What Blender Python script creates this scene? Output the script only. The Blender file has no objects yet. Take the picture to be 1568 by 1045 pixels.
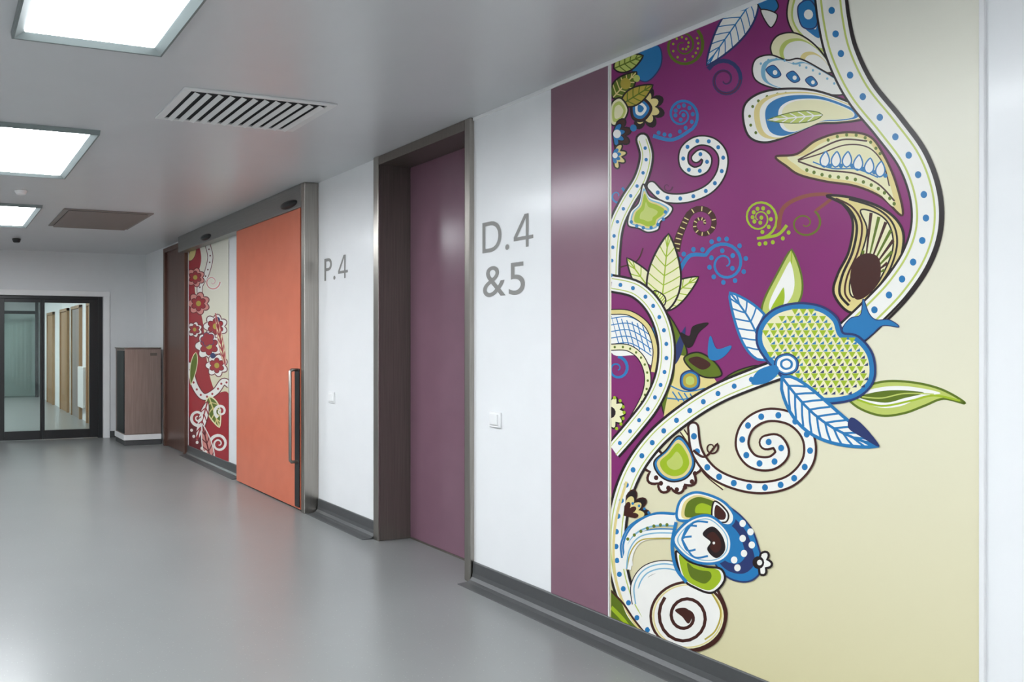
import bpy, math, random
from mathutils import Vector, Matrix
from mathutils.geometry import tessellate_polygon
random.seed(4)
scene=bpy.context.scene
scene.view_settings.view_transform='Standard'

# ---------------------------------------------------------------- survey constants (metres)
F=1142.0; VPX=-98.0; CX=271.0; HY=525.0          # from the photograph's vanishing points (1568 px wide)
TH=math.atan((CX-VPX)/F); CT,ST=math.cos(TH),math.sin(TH)
CAMZ=1.444; CEIL=2.8; WX=3.087; ENDY=11.11; LX=-1.85; BACKY=-3.5
def on_wall(px,py,X=WX):
    u=(px-CX)/F; v=(HY-py)/F
    dx,dy=ST+u*CT, CT-u*ST
    t=X/dx
    return (X,dy*t,CAMZ+v*t)

# ---------------------------------------------------------------- materials
def lin(h):
    h=h.lstrip('#'); r=[]
    for i in (0,2,4):
        c=int(h[i:i+2],16)/255
        r.append(c/12.92 if c<=.04045 else ((c+.055)/1.055)**2.4)
    return (*r,1)
MATS={}
def mat(name,col,rough=.5,metal=0,spec=.5,var=.04,nscale=6,bump=0,stretch=None,coat=0):
    if name in MATS: return MATS[name]
    m=bpy.data.materials.new(name); m.use_nodes=True
    nt=m.node_tree; b=nt.nodes['Principled BSDF']
    b.inputs['Roughness'].default_value=rough; b.inputs['Metallic'].default_value=metal
    b.inputs['Specular IOR Level'].default_value=spec
    b.inputs['Coat Weight'].default_value=coat; b.inputs['Coat Roughness'].default_value=.12
    tc=nt.nodes.new('ShaderNodeTexCoord'); mp=nt.nodes.new('ShaderNodeMapping')
    nt.links.new(tc.outputs['Object'],mp.inputs[0])
    if stretch: mp.inputs['Scale'].default_value=stretch
    n=nt.nodes.new('ShaderNodeTexNoise'); n.inputs['Scale'].default_value=nscale; n.inputs['Detail'].default_value=3
    nt.links.new(mp.outputs[0],n.inputs['Vector'])
    r=nt.nodes.new('ShaderNodeValToRGB'); c=lin(col)
    r.color_ramp.elements[0].position=.3; r.color_ramp.elements[1].position=.7
    r.color_ramp.elements[0].color=(*[x*(1-var) for x in c[:3]],1)
    r.color_ramp.elements[1].color=(*[min(1,x*(1+var)) for x in c[:3]],1)
    nt.links.new(n.outputs['Fac'],r.inputs[0]); nt.links.new(r.outputs[0],b.inputs['Base Color'])
    if bump:
        bp=nt.nodes.new('ShaderNodeBump'); bp.inputs['Strength'].default_value=bump; bp.inputs['Distance'].default_value=.002
        nt.links.new(n.outputs['Fac'],bp.inputs['Height']); nt.links.new(bp.outputs[0],b.inputs['Normal'])
    MATS[name]=m; return m
def emis(name,col,s):
    m=bpy.data.materials.new(name); m.use_nodes=True; b=m.node_tree.nodes['Principled BSDF']
    b.inputs['Base Color'].default_value=(.8,.8,.8,1)
    b.inputs['Emission Color'].default_value=lin(col); b.inputs['Emission Strength'].default_value=s
    return m
M_wall=mat('white_wall_laminate','#f3f4f5',.32,spec=.4,var=.01,coat=.15)
M_plain=mat('white_paint','#e4e6e7',.6,var=.01)
M_trim=mat('white_trim','#f2f2f2',.4,var=.01)
M_mauve=mat('mauve_laminate','#886473',.22,spec=.5,var=.02)
M_mdoor=mat('mauve_door_laminate','#82606f',.22,spec=.5,var=.03)
M_orange=mat('orange_laminate','#d9785b',.26,spec=.5,var=.03)
M_steel=mat('brushed_steel','#a8a39c',.28,metal=1,var=.1,nscale=3,stretch=(60,60,1))
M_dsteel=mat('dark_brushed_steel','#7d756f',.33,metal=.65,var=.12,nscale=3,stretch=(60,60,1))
M_hsteel=mat('header_steel','#8f8e8b',.35,metal=.6,var=.06,nscale=3,stretch=(1,1,60))
M_brown=mat('brown_steel','#6f5248',.32,metal=.5,var=.1,nscale=3,stretch=(20,20,1))
M_cab=mat('cabinet_steel','#a4928a',.33,metal=.5,var=.1,nscale=3,stretch=(20,20,1))
M_black=mat('black_frame','#1c1e20',.35,var=.05)
M_bb=mat('grey_skirting_vinyl','#4e4f50',.36,var=.04,nscale=40)
M_lamp=mat('lamp_frame_grey','#7f8888',.4,metal=.2,var=.03)
M_vent=mat('vent_white','#e4e5e4',.45,var=.02)
M_vent2=mat('vent_taupe','#8a827e',.5,var=.03)
M_dark=mat('duct_dark','#26282b',.8,var=.1)
M_text=mat('grey_lettering','#8f8d8a',.45,metal=0,var=.03)
M_switch=mat('switch_plastic','#f4f4f4',.3,var=.01)
M_wood=mat('wood_trim','#9a7a58',.5,var=.12,nscale=4,stretch=(12,12,1))
M_seam=mat('panel_seam','#b9bbbb',.6,var=.02)
M_em=emis('light_diffuser','#f6fbff',31.0)
# floor
mf=mat('vinyl_floor','#868887',.28,spec=.5,var=.03,nscale=1.6); MATS['vinyl_floor']=mf
nt=mf.node_tree; b=nt.nodes['Principled BSDF']; ramp=[n for n in nt.nodes if n.type=='VALTORGB'][0]
tc=[n for n in nt.nodes if n.type=='TEX_COORD'][0]
vo=nt.nodes.new('ShaderNodeTexVoronoi'); vo.inputs['Scale'].default_value=45
nt.links.new(tc.outputs['Object'],vo.inputs['Vector'])
r2=nt.nodes.new('ShaderNodeValToRGB'); r2.color_ramp.elements[0].position=.07; r2.color_ramp.elements[0].color=(1,1,1,1)
r2.color_ramp.elements[1].position=.11; r2.color_ramp.elements[1].color=(0,0,0,1)
nt.links.new(vo.outputs['Distance'],r2.inputs[0])
sc=nt.nodes.new('ShaderNodeMath'); sc.operation='MULTIPLY'; sc.inputs[1].default_value=.35
nt.links.new(r2.outputs[0],sc.inputs[0])
mx=nt.nodes.new('ShaderNodeMixRGB'); nt.links.new(sc.outputs[0],mx.inputs[0])
nt.links.new(ramp.outputs[0],mx.inputs[1]); mx.inputs[2].default_value=(.66,.66,.65,1)
nt.links.new(mx.outputs[0],b.inputs['Base Color'])
M_floor=mf
M_ceil=mat('ceiling_metal_paint','#d2d3d5',.3,spec=.45,var=.01)
mg=bpy.data.materials.new('clear_glass'); mg.use_nodes=True; b=mg.node_tree.nodes['Principled BSDF']
nt=mg.node_tree; out=nt.nodes['Material Output']
tr=nt.nodes.new('ShaderNodeBsdfTransparent'); tr.inputs[0].default_value=(.86,.92,.9,1)
gl=nt.nodes.new('ShaderNodeBsdfGlossy'); gl.inputs['Roughness'].default_value=.02
fr=nt.nodes.new('ShaderNodeFresnel'); fr.inputs[0].default_value=1.5
ms=nt.nodes.new('ShaderNodeMixShader'); nt.links.new(fr.outputs[0],ms.inputs[0]); nt.links.new(tr.outputs[0],ms.inputs[1]); nt.links.new(gl.outputs[0],ms.inputs[2])
nt.links.new(ms.outputs[0],out.inputs[0]); M_glass=mg

# ---------------------------------------------------------------- helpers
def link(o): scene.collection.objects.link(o); return o
def mesh(name,verts,faces,m,smooth=False):
    me=bpy.data.meshes.new(name); me.from_pydata(verts,[],faces); me.update()
    me.materials.append(m)
    if smooth:
        for p in me.polygons: p.use_smooth=True
    return link(bpy.data.objects.new(name,me))
def box(name,x0,x1,y0,y1,z0,z1,m,bev=0,parent=None,seg=2):
    x0,x1=sorted((x0,x1)); y0,y1=sorted((y0,y1)); z0,z1=sorted((z0,z1))
    v=[(x,y,z) for x in (x0,x1) for y in (y0,y1) for z in (z0,z1)]
    f=[(0,1,3,2),(4,6,7,5),(0,4,5,1),(2,3,7,6),(0,2,6,4),(1,5,7,3)]
    c=Vector(((x0+x1)/2,(y0+y1)/2,(z0+z1)/2))
    o=mesh(name,[Vector(p)-c for p in v],f,m); o.location=c
    if bev:
        md=o.modifiers.new('bevel','BEVEL'); md.width=bev; md.segments=seg; md.limit_method='ANGLE'
    if parent: o.parent=parent
    return o
def empty(name):
    e=bpy.data.objects.new(name,None); e.empty_display_size=.1; return link(e)
def tube(name,pts,r,m,parent=None):
    cu=bpy.data.curves.new(name,'CURVE'); cu.dimensions='3D'; cu.bevel_depth=r; cu.bevel_resolution=4
    s=cu.splines.new('POLY'); s.points.add(len(pts)-1)
    for i,p in enumerate(pts): s.points[i].co=(*p,1)
    cu.materials.append(m); o=link(bpy.data.objects.new(name,cu))
    if parent: o.parent=parent
    return o

# ---------------------------------------------------------------- shell
yD0=on_wall(726,0)[1]; yD1=on_wall(578,0)[1]       # single door frame, near/far
yC=on_wall(488,0)[1]                               # steel column of big sliding door
box('floor',LX-.2,3.7,BACKY-.2,21,-.1,0,M_floor)
box('ceiling',LX-.2,3.7,BACKY-.2,21,CEIL,CEIL+.1,M_ceil)
w=empty('wall_right')
box('near_section',WX,WX+.4,BACKY,yD0,0,CEIL,M_wall,parent=w)
box('far_section',WX,WX+.4,yD1,ENDY,0,CEIL,M_wall,parent=w)
box('behind_door',WX+.3,WX+.4,yD0,yD1,0,CEIL,M_wall,parent=w)
box('wall_left',LX-.15,LX,BACKY,ENDY+.2,0,CEIL,M_plain)
box('wall_back',LX-.15,WX+.4,BACKY-.15,BACKY,0,CEIL,M_plain)
ox0,ox1,oz=.75,2.41,2.14
w=empty('wall_end')
box('end_left',LX,ox0-.1,ENDY,ENDY+.2,0,CEIL,M_plain,parent=w)
box('end_right',ox1+.1,WX+.4,ENDY,ENDY+.2,0,CEIL,M_plain,parent=w)
box('end_lintel',ox0-.1,ox1+.1,ENDY,ENDY+.2,oz+.08,CEIL,M_plain,parent=w)
t=empty('trim_1')
box('portal_left',ox0-.1,ox0,ENDY-.03,ENDY+.2,0,oz,M_trim,.004,t)
box('portal_right',ox1,ox1+.1,ENDY-.03,ENDY+.2,0,oz,M_trim,.004,t)
box('portal_top',ox0-.1,ox1+.1,ENDY-.03,ENDY+.2,oz,oz+.08,M_trim,.004,t)

# ---- skirting with sweeping floor cove
def skirting(name,y0,y1,X=WX):
    prof=[(0,0),(0,.125),(-.01,.125),(-.013,.12),(-.014,.06),(-.02,.036),(-.035,.018),(-.06,.008),(-.12,.004),(-.125,0)]
    n=len(prof); v=[(X+a,y,z) for y in (y0,y1) for a,z in prof]
    f=[(i,(i+1)%n,n+(i+1)%n,n+i) for i in range(n)]+[tuple(range(n))[::-1],tuple(range(n,2*n))]
    return mesh(name,v,f,M_bb)
skirting('baseboard_right',BACKY,yD0-.005)
skirting('baseboard_right.001',yD1+.005,yC-.01)
ym0=on_wall(288,0)[1]; ym1=on_wall(345,0)[1]
skirting('baseboard_right.002',7.3,ym0-.005)
skirting('baseboard_right.003',10.72,ENDY)
box('baseboard_end',LX,ox0-.1,ENDY-.02,ENDY,0,.1,M_bb,.004)
box('baseboard_end.001',ox1+.1,WX-.02,ENDY-.02,ENDY,0,.1,M_bb,.004)
box('baseboard_left',LX,LX+.015,BACKY,ENDY,0,.12,M_bb,.004)

# ---- thin trims on the right wall
box('trim_2',WX-.012,WX,BACKY,yD0-.003,CEIL-.02,CEIL,M_trim,.002)
yR=on_wall(1502,0)[1]; yL=on_wall(934,0)[1]; yS=on_wall(845,0)[1]
box('trim_3',WX-.012,WX,yR-.013,yR,.125,CEIL-.02,M_trim,.002)
box('trim_4',WX-.0095,WX,yL-.003,yL+.003,.125,CEIL-.02,M_trim,.001)
box('trim_5',WX-.003,WX,yS,yS+.004,.125,CEIL-.02,M_seam)
box('mauve_wall_panel',WX-.005,WX,yL+.004,yS,.125,CEIL-.02,M_mauve,.001)

# ---------------------------------------------------------------- single sliding door D.4 & 5
d=empty('door_1')
fx=WX-.03; bx=WX+.27
yj0=on_wall(717,0)[1]; yj1=on_wall(585,0)[1]
box('jamb_near',fx,bx,yD0,yj0,0,CEIL,M_steel,.006,d)
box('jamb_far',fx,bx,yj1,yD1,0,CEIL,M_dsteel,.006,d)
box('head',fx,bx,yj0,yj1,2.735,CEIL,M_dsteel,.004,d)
box('jamb_far_edge',fx-.004,fx+.012,yj1-.002,yD1+.002,0,CEIL,M_steel,.003,d)
box('leaf',bx-.03,bx+.02,yj0,yj1,.012,2.735,M_mdoor,.003,d)
box('threshold',bx-.03,bx+.02,yj0,yj1,0,.012,M_dsteel,0,d)

# ---------------------------------------------------------------- wide sliding door (orange leaf)
d=empty('door_2')
HX=2.95
box('trim_6',HX,WX,yC-.0,yC+.06,0,CEIL,M_steel,.008)
box('header_cover',HX,WX-.012,yC+.06,ym0,2.6,CEIL,M_hsteel,.008,d)
yl0=on_wall(460,0,2.968)[1]; yl1=on_wall(362,0,2.968)[1]
yl0=max(yl0,yC+.065)
box('leaf',2.968,3.012,yl0+.05,yl1,.012,2.60,M_orange,.003,d)
box('leaf_edge_strip',2.964,3.014,yl0,yl0+.05,.012,2.60,M_orange,.003,d)
box('black_strip',2.956,2.966,yl0+.002,yl0+.085,.03,1.22,M_black,.002,d)  # black strip over the lower part of the leaf edge, beside the handle
hz0,hz1=.42,1.21; hy=yl0+.03
tube('handle',[(2.964,hy,hz0),(2.90,hy,hz0),(2.885,hy,hz0+.015),(2.885,hy,hz1-.015),(2.90,hy,hz1),(2.964,hy,hz1)],.014,M_steel,d)
for px,py in ((443,313),(316,365)):
    X,Y,Z=on_wall(px,py,HX)
    bpy.ops.mesh.primitive_uv_sphere_add(segments=28,ring_count=16,location=(HX,Y,2.655))
    o=bpy.context.object; o.name='motion_sensor_cover'; o.scale=(.05,.15,.035); o.data.materials.append(M_black); o.parent=d
    for p in o.data.polygons: p.use_smooth=True
# ---- brown clad door beyond
d=empty('door_3')
ya=ym0; yb=on_wall(255,0)[1]
box('leaf',WX-.02,WX,ya+.06,yb-.06,0.01,2.70,M_brown,.003,d)
box('jamb_near',WX-.05,WX,ya,ya+.06,0,2.76,M_brown,.004,d)
box('jamb_far',WX-.05,WX,yb-.06,yb,0,2.76,M_brown,.004,d)
box('head',WX-.05,WX,ya+.06,yb-.06,2.70,2.76,M_brown,.004,d)

# ---------------------------------------------------------------- switches, lettering
def switch(px,py):
    e=empty('light_switch'); X,Y,Z=on_wall(px,py)
    box('plate',WX-.014,WX,Y-.045,Y+.045,Z-.045,Z+.045,M_switch,.005,e,3)
    box('rocker',WX-.024,WX-.010,Y-.030,Y+.030,Z-.030,Z+.030,M_switch,.004,e,3)
switch(760,643); switch(509,609)
def zspan(xa,ya_,yb_): return on_wall(xa,yb_)[2],on_wall(xa,ya_)[2]
def lettering(name,s,xa,xb,z0,z1):
    cu=bpy.data.curves.new(name,'FONT'); cu.body=s; cu.size=1; cu.space_character=1.05
    tmp=link(bpy.data.objects.new(name+'_t',cu)); bpy.context.view_layer.update()
    dg=bpy.context.evaluated_depsgraph_get(); me=bpy.data.meshes.new_from_object(tmp.evaluated_get(dg))
    bpy.data.objects.remove(tmp)
    xs=[v.co.x for v in me.vertices]; ys=[v.co.y for v in me.vertices]
    x0,x1,y0,y1=min(xs),max(xs),min(ys),max(ys)
    Ya=on_wall(xa,0)[1]; Yb=on_wall(xb,0)[1]
    for v in me.vertices:
        v.co=Vector((WX-.002, Ya-(v.co.x-x0)/(x1-x0)*(Ya-Yb), z0+(v.co.y-y0)/(y1-y0)*(z1-z0)))
    me.materials.clear(); me.materials.append(M_text)
    return link(bpy.data.objects.new(name,me))
def numeral_four(name,xa,xb,z0,z1):
    outer=[(0,.225),(0,.345),(.56,1),(.76,1),(.76,.335),(1,.335),(1,.225),(.76,.225),(.76,0),(.62,0),(.62,.225)]
    hole=[(.17,.335),(.62,.335),(.62,.87)]
    loops=[[Vector((a,b_,0)) for a,b_ in outer],[Vector((a,b_,0)) for a,b_ in hole]]
    tri=tessellate_polygon(loops); pts=outer+hole
    Ya=on_wall(xa,0)[1]; Yb=on_wall(xb,0)[1]
    return mesh(name,[(WX-.002,Ya-a*(Ya-Yb),z0+b_*(z1-z0)) for a,b_ in pts],[tuple(t) for t in tri],M_text)
s=empty('door_number_sign'); z0,z1=zspan(739,342,389)
lettering('letter_d','D.',739,780,z0,z1).parent=s
numeral_four('numeral_4',787,817,z0,z1).parent=s
z0,z1=zspan(740,409,456); lettering('text_and5','&5',740,804,z0,z1).parent=s
s=empty('door_number_sign'); z0,z1=zspan(497,397,431)
lettering('letter_p','P.',497,514,z0,z1).parent=s
numeral_four('numeral_4',518,533,z0,z1).parent=s

# ---------------------------------------------------------------- ceiling fixtures
def panel_light(xc0,xc1,y0,y1):
    e=empty('ceiling_light_panel'); z=CEIL; b_=.055
    def ring(n,ia,za,ib,zb):
        v=[];
        for i,zz in ((ia,za),(ib,zb)):
            v+=[(xc0+i,y0+i,zz),(xc1-i,y0+i,zz),(xc1-i,y1-i,zz),(xc0+i,y1-i,zz)]
        f=[(k,(k+1)%4,4+(k+1)%4,4+k) for k in range(4)]
        o=mesh(n,v,f,M_lamp); o.parent=e
    ring('frame_outer',0,z,.004,z-.03); ring('frame_lip',.004,z-.03,.014,z-.03); ring('frame_bevel',.014,z-.03,b_,z-.008)
    o=box('diffuser',xc0+b_,xc1-b_,y0+b_,y1-b_,z-.012,z-.004,M_em,0,e)
for k in range(-2,3):
    yf=3.32+2.72*k
    panel_light(.31,1.0,yf-1.36,yf)
for k in (0,1,2): panel_light(.5,1.2,12.2+2.7*k,13.5+2.7*k)

def grille(x0,x1,y0,y1,m,n,along='y',ang=38,fill=.75):
    e=empty('ceiling_air_vent'); z=CEIL; fw=.05
    box('back',x0+.01,x1-.01,y0+.01,y1-.01,z-.004,z-.001,M_dark,0,e)
    box('flange_a',x0,x1,y0,y0+fw*.6,z-.012,z,m,.003,e); box('flange_b',x0,x1,y1-fw*.6,y1,z-.012,z,m,.003,e)
    box('flange_c',x0,x0+fw,y0+fw*.6,y1-fw*.6,z-.012,z,m,.003,e); box('flange_d',x1-fw,x1,y0+fw*.6,y1-fw*.6,z-.012,z,m,.003,e)
    for i in range(n):
        t=(i+.5)/n
        if along=='y':
            x=x0+fw+t*(x1-x0-2*fw); w_=(x1-x0-2*fw)/n*fill
            o=box('slat',x-w_/2,x+w_/2,y0+fw*.6,y1-fw*.6,z-.020,z-.018,m,0,e); o.rotation_euler[1]=math.radians(ang)
        else:
            y=y0+fw*.6+t*(y1-y0-1.2*fw); w_=(y1-y0-1.2*fw)/n*fill
            o=box('slat',x0+fw,x1-fw,y-w_/2,y+w_/2,z-.022,z-.020,m,0,e); o.rotation_euler[0]=math.radians(ang)
grille(1.25,2.165,3.74,4.30,M_vent,12,'y',20,.46)
grille(1.23,2.17,7.5,8.62,M_vent2,18,'x',-20,.72)

def disc(name,x,y,r,h,m):
    bpy.ops.mesh.primitive_cone_add(vertices=32,radius1=r*.7,radius2=r,depth=h,location=(x,y,CEIL-h/2)); o=bpy.context.object
    o.name=name; o.data.materials.append(m); md=o.modifiers.new('b','BEVEL'); md.width=h*.2; md.segments=2; return o
disc('smoke_detector',1.0,9.9,.06,.05,M_black)
disc('ceiling_sprinkler',.72,6.75,.06,.035,M_switch)

# ---------------------------------------------------------------- end door, cabinet, room beyond
d=empty('door_4'); Y0=ENDY+.02; Y1=ENDY+.08
box('frame_left',ox0,ox0+.07,Y0,Y1+.03,0,oz,M_black,.004,d); box('frame_right',ox1-.07,ox1,Y0,Y1+.03,0,oz,M_black,.004,d)
box('frame_top',ox0+.07,ox1-.07,Y0,Y1+.03,oz-.05,oz,M_black,.004,d)
for a,b_ in ((ox0+.07,1.50),(1.505,ox1-.07)):
    L=.13 if a<1 else .03; R=.03 if a<1 else .13
    box('stile_l',a,a+L,Y0,Y1,.01,oz-.05,M_black,.003,d); box('stile_r',b_-R,b_,Y0,Y1,.01,oz-.05,M_black,.003,d)
    box('rail_top',a+L,b_-R,Y0,Y1,oz-.10,oz-.05,M_black,.003,d); box('rail_bottom',a+L,b_-R,Y0,Y1,.01,.14,M_black,.003,d)
    box('glass',a+L,b_-R,Y0+.025,Y0+.035,.14,oz-.10,M_glass,0,d)

c=empty('stainless_cabinet')
cx0,cx1,cy0,cy1=2.50,3.04,10.14,10.70
box('plinth',cx0+.01,cx1,cy0+.01,cy1,0,.075,M_bb,.004,c)
box('base',cx0-.005,cx1+.002,cy0-.005,cy1,.075,.15,M_trim,.004,c)
box('carcass',cx0+.012,cx1,cy0+.012,cy1,.15,1.36,M_cab,.004,c)
box('front_door',cx0+.012,cx1-.002,cy0,cy0+.012,.16,1.345,M_cab,.003,c)
box('side_black_panel',cx0,cx0+.014,cy0+.02,cy1-.12,.17,1.33,M_black,.004,c)
box('top',cx0-.004,cx1+.002,cy0-.004,cy1,1.36,1.375,M_steel,.003,c)
box('lock_badge',cx1-.16,cx1-.06,cy0-.004,cy0,1.26,1.30,M_dsteel,.01,c,3)

box('wall_beyond_right',2.62,2.75,ENDY+.2,20.5,0,CEIL,M_plain)
box('wall_beyond_left',-1.2,-1.05,ENDY+.2,20.5,0,CEIL,M_plain)
box('wall_beyond_end',-1.2,2.75,20.5,20.7,0,CEIL,M_plain)
for y in (12.3,13.9,15.3,17.3):
    e=empty('wooden_door'); box('leaf',2.585,2.62,y+.06,y+.9,0,2.1,M_wood if y!=13.9 else M_vent2,.003,e)
    box('jamb_l',2.56,2.62,y,y+.06,0,2.16,M_wood,.003,e); box('jamb_r',2.56,2.62,y+.9,y+.96,0,2.16,M_wood,.003,e); box('head',2.56,2.62,y,y+.96,2.1,2.16,M_wood,.003,e)
e=empty('radiator')
for i in range(12): box('fin',2.52,2.60,13.32+i*.045,13.35+i*.045,.25,1.0,M_vent,.008,e)
box('manifold_top',2.54,2.58,13.30,13.87,.92,.96,M_vent,.005,e); box('manifold_low',2.54,2.58,13.30,13.87,.28,.32,M_vent,.005,e)
e=empty('glazed_partition')
for x in (-.9,.3,1.5,2.5): box('post',x,x+.08,19.9,19.98,0,CEIL,M_black,0,e)
box('rail',-.82,2.5,19.9,19.98,2.2,2.28,M_black,0,e); box('glass',-.9,2.58,19.93,19.94,0.0,2.2,M_glass,0,e)

# ================================================================ murals (flat prints on the wall)
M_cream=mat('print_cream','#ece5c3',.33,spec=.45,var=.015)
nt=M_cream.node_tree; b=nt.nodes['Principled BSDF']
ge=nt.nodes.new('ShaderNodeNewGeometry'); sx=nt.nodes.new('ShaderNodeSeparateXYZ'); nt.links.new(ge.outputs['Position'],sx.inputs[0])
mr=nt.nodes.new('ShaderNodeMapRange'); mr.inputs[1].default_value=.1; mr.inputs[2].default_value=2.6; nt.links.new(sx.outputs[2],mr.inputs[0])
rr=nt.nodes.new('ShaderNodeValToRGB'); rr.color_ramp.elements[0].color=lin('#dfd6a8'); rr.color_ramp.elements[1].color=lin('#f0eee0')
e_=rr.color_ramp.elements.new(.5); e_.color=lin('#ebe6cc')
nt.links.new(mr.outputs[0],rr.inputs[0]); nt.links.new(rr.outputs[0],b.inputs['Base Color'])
def pm(n,h): return mat('print_'+n,h,.33,spec=.45,var=.02,nscale=8)
COL={'purple':mat('print_purple','#83276a',.3,spec=.45,var=.16,nscale=1.1),'cream':M_cream,'white':pm('white','#f7f5ee'),'blue':pm('blue','#2179b5'),
'lblue':pm('lightblue','#7db6d2'),'navy':pm('navy','#26356a'),'green':pm('green','#a3bd1f'),'olive':pm('olive','#5f7412'),'lgreen':pm('lightgreen','#c3cf6a'),
'black':pm('black','#1d0f10'),'brown':pm('brown','#41180f'),'tan':pm('tan','#e6d48e'),'pale':pm('pale','#f1ecc0'),'dpurple':pm('deep_purple','#5a1a45'),
'red':pm('red','#a81e2c'),'pink':pm('pink','#e0938a'),'dred':pm('dark_red','#6f1620'),'gold':pm('gold','#b9a53c'),'orange':pm('rust','#8f4a3a')}
KEYS=list(COL)
class Art:
    # every nxt() starts a new printed layer; only layers that overlap are stacked (ink film thickness 0.03 mm)
    def __init__(s,clip,X0): s.v=[];s.f=[];s.m=[];s.g=[];s.r=[];s.clip=clip;s.X0=X0;s.L=0;s.ramp=0;s.placed=[]
    def nxt(s): s.L+=1; s.ramp=0; s.placed=[]
    def put(s,p):
        s.v.append(s.clip(*p)); s.g.append(s.L); s.r.append(s.ramp); return len(s.v)-1
    def raw(s,pts,c):
        tri=tessellate_polygon([[Vector((a,b_,0)) for a,b_ in pts]])
        ids=[s.put(p) for p in pts]
        for t in tri: s.f.append(tuple(ids[i] for i in t)); s.m.append(KEYS.index(c))
    def fill(s,pts,c,sm=True):
        s.nxt(); s.raw(cr(pts,True) if sm else pts,c)
    def stroke(s,pts,w,c,closed=False,sm=True,off=0,nx=True):
        if nx: s.nxt()
        if sm: pts=cr(pts,closed)
        n=len(pts); ws=w if callable(w) else (lambda t:w)
        L=[];R=[]
        for i in range(n):
            a=pts[(i-1)%n] if closed else pts[max(i-1,0)]; b_=pts[(i+1)%n] if closed else pts[min(i+1,n-1)]
            dx,dy=b_[0]-a[0],b_[1]-a[1]; l=math.hypot(dx,dy) or 1; nx_,ny=-dy/l,dx/l
            ww=ws(i/(n-1))/2; o=off(i/(n-1)) if callable(off) else off
            x,y=pts[i][0]+nx_*o,pts[i][1]+ny*o
            if not closed: s.ramp=i/(n-1)
            L.append(s.put((x+nx_*ww,y+ny*ww))); R.append(s.put((x-nx_*ww,y-ny*ww)))
        s.ramp=0
        for i in range(n if closed else n-1):
            j=(i+1)%n; s.f.append((L[i],L[j],R[j],R[i])); s.m.append(KEYS.index(c))
    def blob(s,pts,c,oc='black',ow=3):
        s.fill(pts,c); s.stroke(pts,ow,oc,True)
    def nest(s,pts,layers,cen=None,oc=None,ow=2.5):
        P=cr(pts,True); cx=cen[0] if cen else sum(p[0] for p in P)/len(P); cy=cen[1] if cen else sum(p[1] for p in P)/len(P)
        for k,c in layers:
            Q=[(cx+(x-cx)*k,cy+(y-cy)*k) for x,y in P]; s.nxt(); s.raw(Q,c)
        if oc: s.stroke(P,ow,oc,True,False)
    def dots(s,pts,sp,r,c,off=0,start=0,sm=True,nx=True,rx=None):
        if nx: s.nxt()
        if sm: pts=cr(pts,False)
        acc=sp-start if start else sp*.5
        for i in range(1,len(pts)):
            (x0,y0),(x1,y1)=pts[i-1],pts[i]; l=math.hypot(x1-x0,y1-y0)
            acc+=l
            if acc>=sp and l>0:
                acc=0; ux,uy=(x1-x0)/l,(y1-y0)/l; s.dot(x1-uy*off,y1+ux*off,r,c,False)
    def dot(s,x,y,r,c,nx=True,ry=None):
        if nx: s.nxt()
        if s.clip(x,y)!=(x,y): return
        for (a,b_,q) in s.placed:
            if math.hypot(a-x,b_-y)<(q+r)*1.15: return
        s.placed.append((x,y,r))
        k=14; s.raw([(x+r*math.cos(2*math.pi*i/k),y+(ry or r*1.1)*math.sin(2*math.pi*i/k)) for i in range(k)],c)
    def vine(s,pts,w,dr=3.6,sp=24,fillc='white',edge='lgreen',dotc='blue',ow=7,oc='black',t0=1,t1=1,caps=(1,1)):
        W=lambda t:w*(t0+(t1-t0)*t)
        for q,t,k in ((pts[0],0,caps[0]),(pts[-1],1,caps[1])):
            if k: s.dot(q[0],q[1],(W(t)+ow)/2,oc,ry=(W(t)+ow)/2)
        s.stroke(pts,lambda t:W(t)+ow,oc); s.stroke(pts,W,fillc)
        for q,t,k in ((pts[0],0,caps[0]),(pts[-1],1,caps[1])):
            if k: s.dot(q[0],q[1],W(t)/2,fillc,ry=W(t)/2)
        s.stroke(pts,max(1.2,w*.07),edge,off=lambda t:W(t)*.34); s.stroke(pts,max(1.2,w*.07),edge,off=lambda t:-W(t)*.34)
        s.dots(pts,sp,dr,dotc)
    def leaf(s,a,b_,w,c='white',oc='black',vc='blue',ow=3,bend=0,nv=6,vw=2,mid=True,skew=.45):
        dx,dy=b_[0]-a[0],b_[1]-a[1]; l=math.hypot(dx,dy); ux,uy=dx/l,dy/l; nx_,ny=-uy,ux
        def P(t,o):
            q=bend*math.sin(math.pi*t); return (a[0]+dx*t+nx_*(o+q),a[1]+dy*t+ny*(o+q))
        def H(t): return w*.5*(math.sin(math.pi*t**(.75 if skew<.5 else 1.2)))**.8*(1 if t<.999 else 0)
        N=18; up=[P(i/N,H(i/N)) for i in range(N+1)]; dn=[P(i/N,-H(i/N)) for i in range(N,-1,-1)]
        poly=up+dn[1:-1]
        s.nxt(); s.raw(poly,c)
        if vc:
            if mid: s.stroke([P(i/10,0) for i in range(11)],vw,vc,sm=False)
            s.nxt()
            for i in range(1,nv+1):
                t=i/(nv+1.5)
                for sg in (1,-1):
                    t2=min(t+.13,.97); s.stroke([P(t,0),P((t+t2)/2,sg*H(t2)*.5),P(t2,sg*H(t2)*.93)],vw*.8,vc,sm=False,nx=False)
        if oc: s.stroke(poly,ow,oc,True,False)
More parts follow.
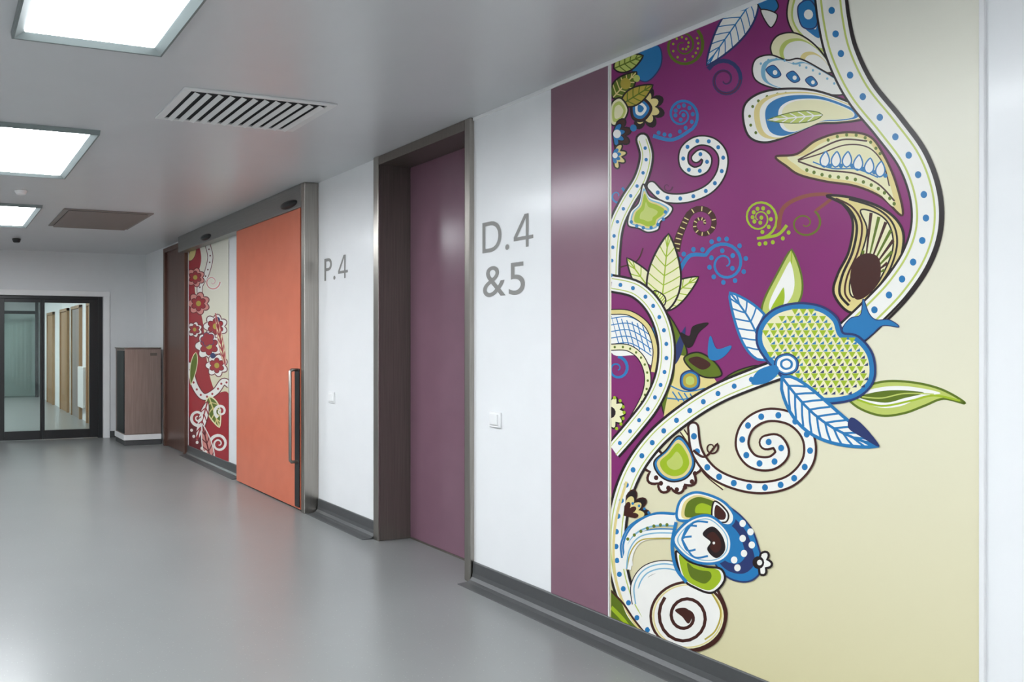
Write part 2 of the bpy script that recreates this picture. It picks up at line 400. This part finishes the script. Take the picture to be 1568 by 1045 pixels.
    def spiral(s,cx,cy,r,turns,w,c,a0=0,sgn=1,tail=None,ry=1.05,dotc=None,tw=.3,dr=1.8,doff=None,rev=True):
        N=int(turns*20); P=[]
        for i in range(N+1):
            t=i/N; a=a0+sgn*t*turns*2*math.pi; rr_=r*(1-t*.88); P.append((cx+rr_*math.cos(a),cy+ry*rr_*math.sin(a)))
        if tail: P=cr(list(tail)+[P[0]],False)[:-1]+P
        s.stroke(P,lambda t:w*(1-(1-tw)*t),c,sm=False)
        if dotc: s.dots(P,9,dr,dotc,off=doff if doff is not None else w*1.3,sm=False)
        return P
    def scallop(s,cx,cy,r,a0,a1,n,pr,c,oc,ow=2.5):
        P=[]
        for i in range(n):
            for k in range(7):
                aa=a0+(a1-a0)*(i+k/7)/n; P.append((cx+(r+pr*math.sin(math.pi*k/7))*math.cos(aa),cy+(r+pr*math.sin(math.pi*k/7))*math.sin(aa)))
        if abs(a1-a0)<6.2: P.append((cx,cy))
        s.nxt(); s.raw(P,c); s.stroke(P,ow,oc,True,False)
    def make(s,name):
        bb={}
        for (x,y),g in zip(s.v,s.g):
            b_=bb.setdefault(g,[x,y,x,y]); b_[0]=min(b_[0],x); b_[1]=min(b_[1],y); b_[2]=max(b_[2],x); b_[3]=max(b_[3],y)
        lev={}
        for g in sorted(bb):
            a=bb[g]; l=0
            for h in lev:
                b_=bb[h]
                if lev[h]>l and a[0]<b_[2]+1 and b_[0]<a[2]+1 and a[1]<b_[3]+1 and b_[1]<a[3]+1: l=lev[h]
            lev[g]=l+1
        V=[]
        for (x,y),g,r in zip(s.v,s.g,s.r):
            w_=on_wall(x,y,s.X0); V.append((s.X0-lev[g]*2.2e-5-r*1.0e-5,w_[1],w_[2]))
        me=bpy.data.meshes.new(name); me.from_pydata(V,[],s.f)
        for k in KEYS: me.materials.append(COL[k])
        me.polygons.foreach_set('material_index',s.m); me.update()
        return link(bpy.data.objects.new(name,me))
def cr(pts,closed,n=7):
    N=len(pts); out=[]
    for i in range(N if closed else N-1):
        g=(lambda k:pts[k%N]) if closed else (lambda k:pts[min(max(k,0),N-1)])
        p0,p1,p2,p3=g(i-1),g(i),g(i+1),g(i+2)
        for k in range(n):
            t=k/n
            out.append(tuple(.5*((2*p1[d])+(-p0[d]+p2[d])*t+(2*p0[d]-5*p1[d]+4*p2[d]-p3[d])*t*t+(-p0[d]+3*p1[d]-3*p2[d]+p3[d])*t**3) for d in (0,1)))
    if not closed: out.append(pts[-1])
    return out
def inside(x,y,P):
    c=False
    for i in range(len(P)):
        (x0,y0),(x1,y1)=P[i],P[i-1]
        if (y0>y)!=(y1>y) and x<(x1-x0)*(y-y0)/(y1-y0)+x0: c=not c
    return c
def clip1(x,y):
    x=min(max(x,936.2),1501); top=HY-.4135*(x+98); bot=HY+.407*(x+98)
    return (x,min(max(y,top),bot))
A=Art(clip1,WX-.006)
# background
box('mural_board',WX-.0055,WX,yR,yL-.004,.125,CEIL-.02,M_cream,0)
bg=bpy.data.objects['mural_board']
pi=math.pi
A.fill([(935,90),(1000,60),(1280,-75),(1290,80),(1322,140),(1375,215),(1410,280),(1418,330),(1405,385),(1370,440),(1320,490),(1250,540),(1190,575),(1100,605),(1020,655),(962,715),(940,790),(930,800)],'purple',False)
# ---- thin spirals on the purple
A.spiral(1046,70,32,1.9,5,'olive',a0=-.8,sgn=1,dotc='green',doff=7)
A.spiral(1110,122,30,1.8,7,'navy',a0=-2.6,sgn=1); A.spiral(1110,122,24,1.4,3,'dpurple',a0=0,sgn=1)
A.spiral(1044,176,26,1.6,6,'blue',a0=.9,sgn=-1,tail=[(1000,208),(1030,214)],dotc='blue',doff=-7,dr=3)
A.spiral(1110,404,32,1.6,7,'blue',a0=-pi+.4,sgn=1,tail=[(1040,415),(1056,392)],dotc='blue',doff=-8,dr=3.5)
A.spiral(1163,334,30,1.9,5,'green',a0=1.7,sgn=-1,tail=[(1205,345),(1190,360)],dotc='green',doff=-9,dr=3)
A.spiral(1232,342,26,1.5,7,'orange',a0=-.9,sgn=1,tail=[(1192,352),(1200,318),(1235,300),(1275,300)],ry=.9)
A.spiral(1232,342,26,1.5,3,'olive',a0=-.9,sgn=1,ry=.9)
A.spiral(1022,286,8,1,2.5,'dpurple')
P=A.spiral(1075,343,25,1.5,13,'brown',a0=-pi+.3,sgn=1,tail=[(1035,385),(1040,362)])
A.nxt()
for i in range(2,len(P)-2,2):
    (x0,y0),(x1,y1)=P[i-1],P[i+1]; l=math.hypot(x1-x0,y1-y0) or 1; nx_,ny=-(y1-y0)/l,(x1-x0)/l; q=4.5*(1-.6*i/len(P))
    A.stroke([(P[i][0]+nx_*q,P[i][1]+ny*q),(P[i][0]-nx_*q,P[i][1]-ny*q)],1.6,'tan',sm=False,nx=False)
A.spiral(945,565,18,1.4,5,'blue',a0=-1.5,sgn=1); A.spiral(945,300,14,1.2,4,'blue',a0=-1,sgn=1)
# ---- top left flower cluster
A.blob([(975,75),(1008,70),(1012,100),(990,125),(968,110)],'blue','navy',2)
A.scallop(985,165,22,-1.6,2.2,5,11,'black','black'); A.scallop(985,165,17,-1.6,2.2,5,8,'tan','tan',1)
A.nest([(968,150),(985,150),(998,166),(985,185),(968,180)],[(1,'brown'),(.8,'blue'),(.55,'white'),(.3,'blue')],oc='black')
A.leaf((940,105),(985,85),26,'lgreen','black','olive',2.5,nv=4); A.leaf((938,150),(975,110),30,'olive','black','tan',2.5,nv=5); A.leaf((952,160),(1000,130),26,'gold','black','olive',2.5,nv=4)
A.nest([(936,160),(950,150),(962,168),(952,188),(936,190)],[(1,'pale'),(.75,'lgreen'),(.5,'pale')],oc='black')
A.scallop(938,205,20,-1.2,1.5,4,9,'brown','black'); A.scallop(938,205,13,-1.2,1.5,4,7,'blue','black',1.5); A.dot(945,205,6,'white')
A.scallop(938,238,14,-1.2,1.5,4,8,'tan','black'); A.scallop(938,238,8,-1.2,1.5,4,5,'blue','blue',1); A.dot(942,238,4,'white')
A.dot(958,128,8,'gold'); A.dot(970,196,5,'blue'); A.dot(975,120,5,'lgreen')
# ---- top white leaf with blue veins
A.leaf((1158,-8),(1082,100),44,'white','navy','blue',3,nv=8,skew=.4)
A.blob([(1160,0),(1180,-8),(1192,10),(1176,24),(1165,14)],'blue','black',2); A.blob([(1165,15),(1190,22),(1180,42)],'white','black',2)
# ---- right petals
A.nest([(1205,20),(1215,-20),(1240,-45),(1262,-10),(1275,40),(1270,90),(1240,75),(1215,50)],[(1,'pale'),(.82,'lgreen'),(.74,'white'),(.5,'blue'),(.3,'white')],oc='black')
A.blob([(1222,10),(1240,0),(1252,20),(1248,42),(1228,40)],'blue','navy',2); A.dot(1238,22,7,'white')
A.nest([(1180,75),(1190,55),(1215,50),(1240,62),(1262,85),(1275,110),(1240,108),(1195,98)],[(1,'pale'),(.85,'lgreen'),(.78,'white'),(.5,'tan'),(.42,'white')],(1270,108),'black')
A.nest([(1152,108),(1158,90),(1180,84),(1205,92),(1225,90),(1255,105),(1290,128),(1290,145),(1240,142),(1190,136),(1160,125)],[(1,'white'),(.9,'lblue'),(.85,'white')],(1285,138),'black')
for px,py,r_ in ((1185,110,10),(1215,118,9),(1243,125,8)):
    A.blob([(px-r_*1.2,py-r_*.3),(px,py-r_),(px+r_*1.1,py+r_*.4),(px,py+r_*.9)],'blue','navy',1.5); A.dot(px+2,py+1,r_*.35,'white')
A.dots([(1160,100),(1185,90),(1215,97),(1250,110),(1285,133)],10,1.8,'lblue')
T=[(1138,182),(1142,158),(1165,142),(1200,136),(1245,138),(1290,152),(1322,168),(1322,182),(1285,188),(1250,190),(1215,205),(1175,218),(1148,210)]
A.nest(T,[(1,'white')],(1300,178),'black',3.5)
A.dots([(1318,170),(1275,155),(1230,144),(1185,145),(1155,160),(1148,185),(1160,205),(1185,205),(1225,193),(1270,182)],12,2.2,'olive')
A.nest(T,[(.88,'tan'),(.82,'white'),(.76,'blue'),(.62,'white'),(.58,'pale')],(1280,176))
A.leaf((1260,176),(1175,184),18,'lgreen','olive','white',1.5,nv=5)
T=[(1188,240),(1220,236),(1250,215),(1290,203),(1330,208),(1352,235),(1372,280),(1382,330),(1350,302),(1310,285),(1265,278),(1225,268),(1205,255)]
A.nest(T,[(1,'tan')],(1300,245),'brown',3.5)
A.nest(T,[(.84,'pale')],(1300,245)); A.stroke([(1222,247),(1262,260),(1310,266),(1345,282),(1370,308)],2.5,'brown')
A.dots([(1228,258),(1265,269),(1310,275),(1350,292),(1374,318)],10,2.6,'olive')
A.stroke([(1222,245),(1255,228),(1290,214),(1328,216)],2.5,'brown'); A.dots([(1262,217),(1292,207),(1325,211),(1350,238)],10,2.4,'olive')
A.stroke([(1222,246),(1255,236),(1295,222),(1330,226),(1352,250),(1362,285)],2,'brown')
for i in range(6):
    x=1262+i*17; y=242+(0 if i<3 else (i-2)*5); A.leaf((x,y+14),(x+3,y-10),14,'white','blue',None,2.2); A.dot(x+9,y+12,3.2,'blue')
A.stroke([(1245,248),(1275,258),(1312,259),(1345,272)],2,'blue')
# ---- curved pod with ray fan
T=[(1266,300),(1290,312),(1306,340),(1300,385),(1283,420),(1277,450),(1300,478),(1332,474),(1358,446),(1376,408),(1384,365),(1374,338),(1345,316),(1300,302)]
A.nest(T,[(1,'tan')],oc='black',ow=4)
A.stroke([(1272,303),(1298,318),(1312,345),(1306,385),(1290,422),(1286,450),(1300,468)],4,'black')
A.stroke([(1280,304),(1306,318),(1320,345),(1314,385),(1298,422),(1294,448),(1302,462)],3,'brown')
A.stroke([(1300,305),(1340,318),(1366,340),(1374,372),(1364,410),(1345,440)],3,'black')
FAN=[(1318,322),(1345,328),(1362,345),(1368,375),(1358,408),(1335,445),(1306,455),(1302,430),(1318,392),(1328,352)]
A.blob(FAN,'pale','black',2.5); FF=cr(FAN,True); A.nxt()
for i in range(15):
    a=-2.0+i*.14; L0=30
    q=L0
    while q<130 and inside(1322+q*math.cos(a),432+q*math.sin(a)*1.15,FF): q+=3
    if q>36: A.stroke([(1322+L0*math.cos(a),432+L0*1.15*math.sin(a)),(1322+(q-3)*math.cos(a),432+(q-3)*1.15*math.sin(a))],lambda t:2+3*t,'olive' if i%2 else 'brown',sm=False,nx=False)
A.fill([(1302,425),(1310,398),(1328,388),(1346,396),(1348,425),(1332,450),(1310,458)],'brown')
# ---- main vine
V=[(1262,-80),(1270,-20),(1276,30),(1288,82),(1316,140),(1360,195),(1396,245),(1415,298),(1417,348),(1402,395),(1372,440),(1334,480),(1300,512)]
A.vine(V,44,5,31,t0=1,t1=.85,caps=(0,0))
A.stroke(V,lambda t:5*math.sin(pi*t)+2,'black',off=-25)
# ---- upper left vine and spiral
A.vine([(936,432),(938,385),(944,345),(960,310),(981,275),(990,240),(984,214)],21,2.6,17,t0=1,t1=.75)
A.stroke([(948,410),(975,400),(985,380)],2,'brown')
S1=[(1066,242),(1074,236),(1083,244),(1078,258),(1062,263),(1048,252),(1049,230),(1068,216),(1092,219),(1107,238),(1104,266),(1085,290),(1052,303),(1018,302),(998,285)]
A.vine(S1,17,3,17,t0=.7,t1=.7,edge='white',ow=5)
T=[(985,282),(995,300),(1015,308),(1030,318),(1025,330),(1012,340),(1008,352),(992,356),(978,350),(962,345),(965,325),(978,310)]
A.nest(T,[(1,'white'),(.86,'lblue'),(.78,'tan'),(.68,'green'),(.4,'lgreen')],(992,328),'black'); A.dots([(1020,318),(1016,336),(1000,348),(980,348),(967,340)],10,2.6,'blue')
# ---- three pale leaves
A.leaf((1015,470),(960,395),32,'pale','black','green',2.5,nv=5); A.leaf((1012,475),(1070,424),32,'pale','black','green',2.5,nv=5,bend=-4); A.leaf((1012,480),(1024,358),52,'pale','black','green',3,nv=7)
A.leaf((1015,470),(1002,445),20,'pale','black','green',2)
# ---- left arcs with blue lattice
A.fill([(936,478),(965,480),(992,500),(1004,535),(1000,560),(975,545),(936,540)],'white')
for i in range(9): 
    A.stroke([(936+i*8,484+i*2.2),(926+i*8+22,528+i*2)],1.5,'blue',sm=False)
for i in range(5): A.stroke([(936,488+i*10),(966,486+i*10),(998,505+i*10)],1.5,'blue')
A.stroke([(936,478),(965,480),(992,500),(1004,535),(1000,570)],9,'black'); A.stroke([(936,478),(965,480),(992,500),(1004,535),(1000,570)],6,'tan')
A.stroke([(936,532),(962,533),(982,548),(992,575),(988,605),(970,640)],11,'black'); A.stroke([(936,532),(962,533),(982,548),(992,575),(988,605),(970,640)],8,'pale')
A.dots([(936,532),(962,533),(982,548),(992,575),(988,605),(970,640)],9,1.8,'olive')
A.scallop(932,632,19,-1.4,1.5,5,7,'pale','black'); A.dots([(936,608),(950,614),(956,632),(950,652),(938,660)],8,2.4,'green'); A.scallop(932,632,8,-1.4,1.5,1,2,'black','black')
# ---- area between the vines: leaves and rosette
A.blob([(1020,480),(1050,530),(1048,560),(1030,600),(1020,640),(1012,600),(1025,550)],'olive','black',2)
A.fill([(1040,545),(1075,560),(1100,590),(1090,604),(1050,625),(1018,650),(1022,610),(1032,580)],'tan')
A.blob([(1048,548),(1070,540),(1095,555),(1105,575),(1080,578),(1058,565)],'olive','black',2.5); A.blob([(1055,552),(1070,547),(1088,558),(1075,566)],'brown','brown',1)
A.blob([(1100,590),(1125,570),(1160,560),(1150,575),(1120,592)],'olive','black',2)
for i in range(5): A.stroke([(1030+i*9,600+i*1),(1040+i*8,615)],2,'blue',sm=False)
A.stroke([(1025,590),(1050,600),(1080,595)],2,'blue'); A.stroke([(1022,610),(1045,612),(1065,608)],2,'blue')
A.nest([(1057,568),(1070,575),(1070,592),(1057,598),(1044,592),(1044,575)],[(1,'blue'),(.75,'gold'),(.45,'lgreen')],oc='navy')
A.leaf((1032,560),(1050,500),12,'navy',None,None); A.blob([(1042,510),(1056,515),(1062,500),(1085,495),(1070,510),(1060,530),(1050,530)],'black','black',1)
A.blob([(1085,545),(1088,515),(1098,535),(1120,530),(1110,545),(1095,552)],'blue','blue',1)
# ---- second vine
A.vine([(936,434),(975,444),(1004,474),(1020,520),(1018,570),(1000,615),(970,655),(938,692)],22,3,18,caps=(0,0))
# ---- scallop teardrop below lower vine
A.scallop(1030,712,36,-.2,pi+.9,7,9,'white','brown',4)
A.dots([(1066,718),(1060,738),(1040,750),(1018,745),(1002,728)],11,3.4,'brown')
A.nest([(1040,668),(1058,688),(1064,712),(1052,732),(1030,738),(1010,728),(1002,708),(1020,690)],[(1,'blue'),(.86,'tan'),(.72,'green'),(.4,'lgreen')],oc='black')
A.stroke([(1045,660),(1065,690),(1080,722),(1110,748)],9,'brown'); A.stroke([(1045,660),(1065,690),(1080,722),(1110,748)],5,'pale')
# ---- big dotted spiral
S2=[(1062,655),(1068,692),(1092,724),(1130,742),(1172,747),(1212,736),(1238,706),(1238,670),(1214,643),(1176,636),(1146,652),(1137,682),(1152,706),(1180,710),(1198,695),(1190,677),(1174,678)]
A.vine(S2,24,4.6,23,edge='white',ow=7,oc='brown',t0=.5,t1=.75)
A.spiral(1090,686,11,1.3,4,'brown',a0=-.6,sgn=1,tail=[(1062,690),(1080,700)])
# ---- lower vine
LV=[(1222,556),(1160,578),(1100,603),(1050,634),(1005,672),(970,720),(950,775),(944,830),(949,880),(966,930),(992,965),(1030,990)]
A.vine(LV,25,3.8,21,fillc='white',ow=8,t0=1.05,t1=.9,caps=(0,0))
A.stroke([(960,738),(945,790),(940,840),(944,890),(960,935),(985,972)],4,'tan')
A.fill([(930,905),(948,915),(962,945),(985,975),(975,985),(936,965)],'olive'); A.stroke([(936,930),(955,950),(975,978)],6,'green'); A.stroke([(936,905),(955,925),(972,950),(1000,985)],3,'brown')
# ---- brown scallop + fans, lower left
A.scallop(958,786,26,-1.5,.35,3,12,'black','brown',2); A.scallop(958,788,20,-1.5,.3,3,9,'tan','tan',1); A.scallop(956,790,14,-1.5,.3,3,8,'brown','brown',1); A.dots([(965,770),(985,778),(998,790)],7,2,'blue')
for o,c,w_ in ((0,'white',20),(9,'lblue',2.5),(-10,'blue',3),(14,'blue',2),(22,'white',14),(28,'gold',2),(20,'lblue',2)):
    A.stroke([(960,868+o*.2),(958+o*.3,838+o*.3),(972+o*.3,812+o*.6),(1002,797+o),(1036,797+o)],w_,c)
A.stroke([(953,855),(952,832),(966,805),(1000,788),(1034,788)],3,'blue')
for k in range(7): A.dot(962+k*10,832-22*math.sin(k/6*1.7)-6,2.4,'olive')
AR=[(978,925),(976,898),(990,876),(1018,868),(1050,876),(1080,895),(1100,925)]
A.stroke(AR,20,'black'); A.stroke(AR,17,'white'); A.stroke(AR,2,'lblue',off=3); A.stroke(AR,2,'lblue',off=-4)
A.fill([(975,925),(985,892),(1015,876),(1050,885),(1085,905),(1110,935),(1100,975),(1060,990),(1010,980)],'white')
# ---- bottom spiral
N=40; ring=[(1054+57*math.cos(2*pi*i/N),944+52*math.sin(2*pi*i/N)) for i in range(N)]
A.nxt(); A.raw(ring,'pale'); A.stroke(ring,4,'brown',True,False)
A.nest(ring,[(.93,'tan'),(.9,'white')],(1054,944))
A.spiral(1050,945,42,2.0,5,'brown',a0=-2.4,sgn=-1,tw=1.0); A.blob([(1035,935),(1050,932),(1060,942),(1055,955),(1046,945)],'brown','brown',1)
A.stroke([(1100,905),(1113,940),(1100,980),(1065,998),(1025,995),(1000,980)],4,'brown'); A.stroke([(1085,900),(1104,935),(1097,965),(1080,980)],2.5,'gold')
# ---- blue flower lower
T=[(1095,770),(1125,782),(1150,808),(1162,838),(1168,870),(1150,890),(1122,888),(1100,870),(1085,835)]
A.nest(T,[(1,'blue'),(.8,'navy'),(.55,'blue')],(1110,830),'navy')
for q in ((1138,802),(1150,815),(1138,825),(1152,835),(1140,848),(1130,870),(1125,858)): A.dot(*q,5,'white')
A.scallop(1162,862,14,-1.3,1.6,3,7,'white','black',3.5); A.dot(1162,862,9,'black'); A.dot(1164,862,4,'white')
T=[(1038,795),(1042,768),(1062,755),(1085,758),(1110,770),(1125,790),(1118,805),(1090,800),(1060,798)]
A.nest(T,[(1,'white'),(.84,'tan'),(.72,'olive'),(.35,'green')],(1080,780),'blue',4); A.nest([(1095,768),(1115,785),(1112,800),(1092,795)],[(1,'white'),(.7,'brown')],oc='black')
T=[(1036,845),(1056,860),(1080,868),(1105,872),(1110,890),(1092,908),(1068,902),(1045,885)]
A.nest(T,[(1,'white'),(.86,'green'),(.5,'olive')],(1070,880),'black',3.5)
T=[(1032,825),(1055,798),(1085,790),(1108,805),(1120,825),(1118,848),(1100,862),(1070,862),(1045,848)]
A.nest(T,[(1,'white'),(.88,'lblue'),(.84,'white')],(1080,828),'blue',4)
for q in ((1085,800),(1068,806),(1060,822),(1066,842),(1085,852)): A.stroke([(1045,826),((q[0]+1040)/2,q[1]+1),q],3,'blue')
A.nest([(1078,818),(1092,808),(1106,822),(1110,842),(1098,854),(1085,842),(1090,830)],[(1,'black'),(.7,'brown')],oc='black'); A.dot(1094,832,2,'white')
A.stroke([(1036,800),(1030,835),(1036,870),(1052,892)],5,'blue')
# ---- central fruit flower
A.leaf((1172,492),(1212,382),50,'lgreen','olive','green',3,bend=14,nv=0); A.leaf((1180,478),(1210,400),28,'white',None,None,bend=8); A.leaf((1180,482),(1200,440),14,'green',None,None,bend=4)
A.leaf((1172,552),(1118,448),50,'white','blue','blue',4,nv=6,bend=8,vw=3)
GL=[(1298,606),(1325,592),(1360,584),(1405,587),(1445,598),(1478,618),(1445,611),(1415,622),(1385,633),(1350,637),(1315,625)]
A.blob(GL,'lgreen','olive',3.5)
A.fill([(1310,607),(1345,594),(1390,592),(1440,602),(1410,608),(1380,622),(1345,624)],'white')
A.fill([(1316,609),(1345,600),(1380,598),(1415,602),(1385,610),(1355,617)],'olive')
A.stroke([(1312,612),(1350,622),(1395,614),(1430,606),(1470,614)],3,'green'); A.stroke([(1320,608),(1350,610),(1385,603),(1430,604)],2,'lgreen')
A.blob([(1290,506),(1302,488),(1318,482),(1322,458),(1331,480),(1342,490),(1362,490),(1377,501),(1352,499),(1336,512),(1322,522),(1304,522)],'blue','navy',1.5)
FL=[(1168,500),(1188,479),(1220,470),(1255,474),(1278,490),(1288,514),(1312,520),(1332,545),(1334,580),(1314,603),(1282,612),(1248,611),(1220,596),(1198,570),(1178,548),(1165,525)]
A.stroke(FL,14,'navy',True); A.fill(FL,'pale'); A.stroke(FL,7,'blue',True)
FP=[(1250+(x-1250)*.93,542+(y-542)*.91) for x,y in cr(FL,True)]
A.nxt(); y=478; row=0
while y<610:
    x=1168+(row%2)*5
    while x<1334:
        if inside(x,y,FP):
            A.raw([(x-5.4,y-4.8),(x+5.4,y-4.8),(x,y+4.4)],'green')
            A.raw([(x+.2,y+5.6),(x+7,y+5.6),(x+7,y+.4)],'navy' if x>1230 and y>540 else 'blue')
        x+=12.5
    y+=11; row+=1
A.nest([(1190,548),(1208,542),(1222,552),(1220,568),(1202,574),(1188,564)],[(1,'blue'),(.8,'white'),(.55,'blue'),(.35,'white')],oc='navy',ow=2)
A.blob([(1152,588),(1162,568),(1188,560),(1192,572),(1175,586)],'blue','blue',1)
A.leaf((1198,578),(1345,684),54,'white','blue','blue',5,nv=10,bend=18,vw=4); A.blob([(1305,640),(1325,655),(1347,684),(1318,668),(1300,655)],'navy','navy',1)
m=A.make('floral_wall_mural'); 
bg.name='backing_board'; bg.parent=m

# ---- second (red) mural at the far end
def clip2(x,y):
    x=min(max(x,289),350); return (x,min(max(y,HY-.385*(x+98)),HY+.408*(x+98)))
B=Art(clip2,WX-.006)
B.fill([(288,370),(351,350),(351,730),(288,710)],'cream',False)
B.fill([(286,360),(302,370),(308,400),(298,440),(310,490),(318,560),(330,600),(352,610),(352,730),(286,705)],'red')
B.fill([(286,640),(300,655),(316,690),(326,720),(286,705)],'dred')
B.vine([(318,375),(322,395),(316,420),(306,440),(308,462)],7,1.2,9,ow=2,oc='dred',edge='white',dotc='dred')
B.spiral(325,432,12,1.4,5,'white',a0=0,dotc=None); B.spiral(325,432,12,1.4,2,'pink',a0=0)
for px,py,r_ in ((299,425,11),(304,465,13),(330,500,14),(320,530,16),(332,560,13),(298,505,9)):
    B.scallop(px,py,r_,0,2*pi,7,r_*.35,'white' if py>470 else 'pink','dred',1.5); B.scallop(px,py,r_*.6,0,2*pi,6,r_*.3,'red','dred',1.2); B.dot(px,py,r_*.3,'gold')
B.scallop(318,520,8,0,6.28,5,3,'red','navy',1); B.dot(333,490,4,'navy'); B.dot(326,545,4,'navy')
B.vine([(290,560),(298,590),(312,608),(330,600),(342,585),(352,590)],9,1.6,9,ow=3,oc='dred',edge='white',dotc='red')
B.leaf((320,608),(336,655),20,'olive','pale','tan',2,nv=4); B.leaf((318,615),(300,680),14,'white','dred','red',1.5,nv=5)
B.spiral(303,640,12,1.6,5,'white',a0=1); B.spiral(338,630,10,1.5,5,'white',a0=2); B.spiral(335,680,14,1.8,5,'white',a0=3)
B.leaf((325,715),(310,650),16,'pink','white','dred',1.5,nv=4); B.dots([(292,655),(300,675),(318,695),(345,710)],8,2.2,'white'); B.leaf((300,540),(292,590),10,'olive','pale',None,1)
B.leaf((290,400),(300,375),10,'tan','dred',None,1); B.leaf((345,560),(330,480),8,'pale','pink','red',1)
B.make('red_floral_mural')

# ---------------------------------------------------------------- world + camera
wd=bpy.data.worlds.new('world'); scene.world=wd; wd.use_nodes=True
wd.node_tree.nodes['Background'].inputs[0].default_value=(.8,.85,.9,1); wd.node_tree.nodes['Background'].inputs[1].default_value=.3
cd=bpy.data.cameras.new('camera'); cam=link(bpy.data.objects.new('camera',cd))
cam.location=(0,0,CAMZ); cam.rotation_euler=(math.radians(90),0,-TH)
cd.sensor_width=36; cd.lens=F/1568*36; cd.shift_x=(784-CX)/1568; cd.shift_y=(HY-522.5)/1568; cd.clip_start=.05
scene.camera=cam
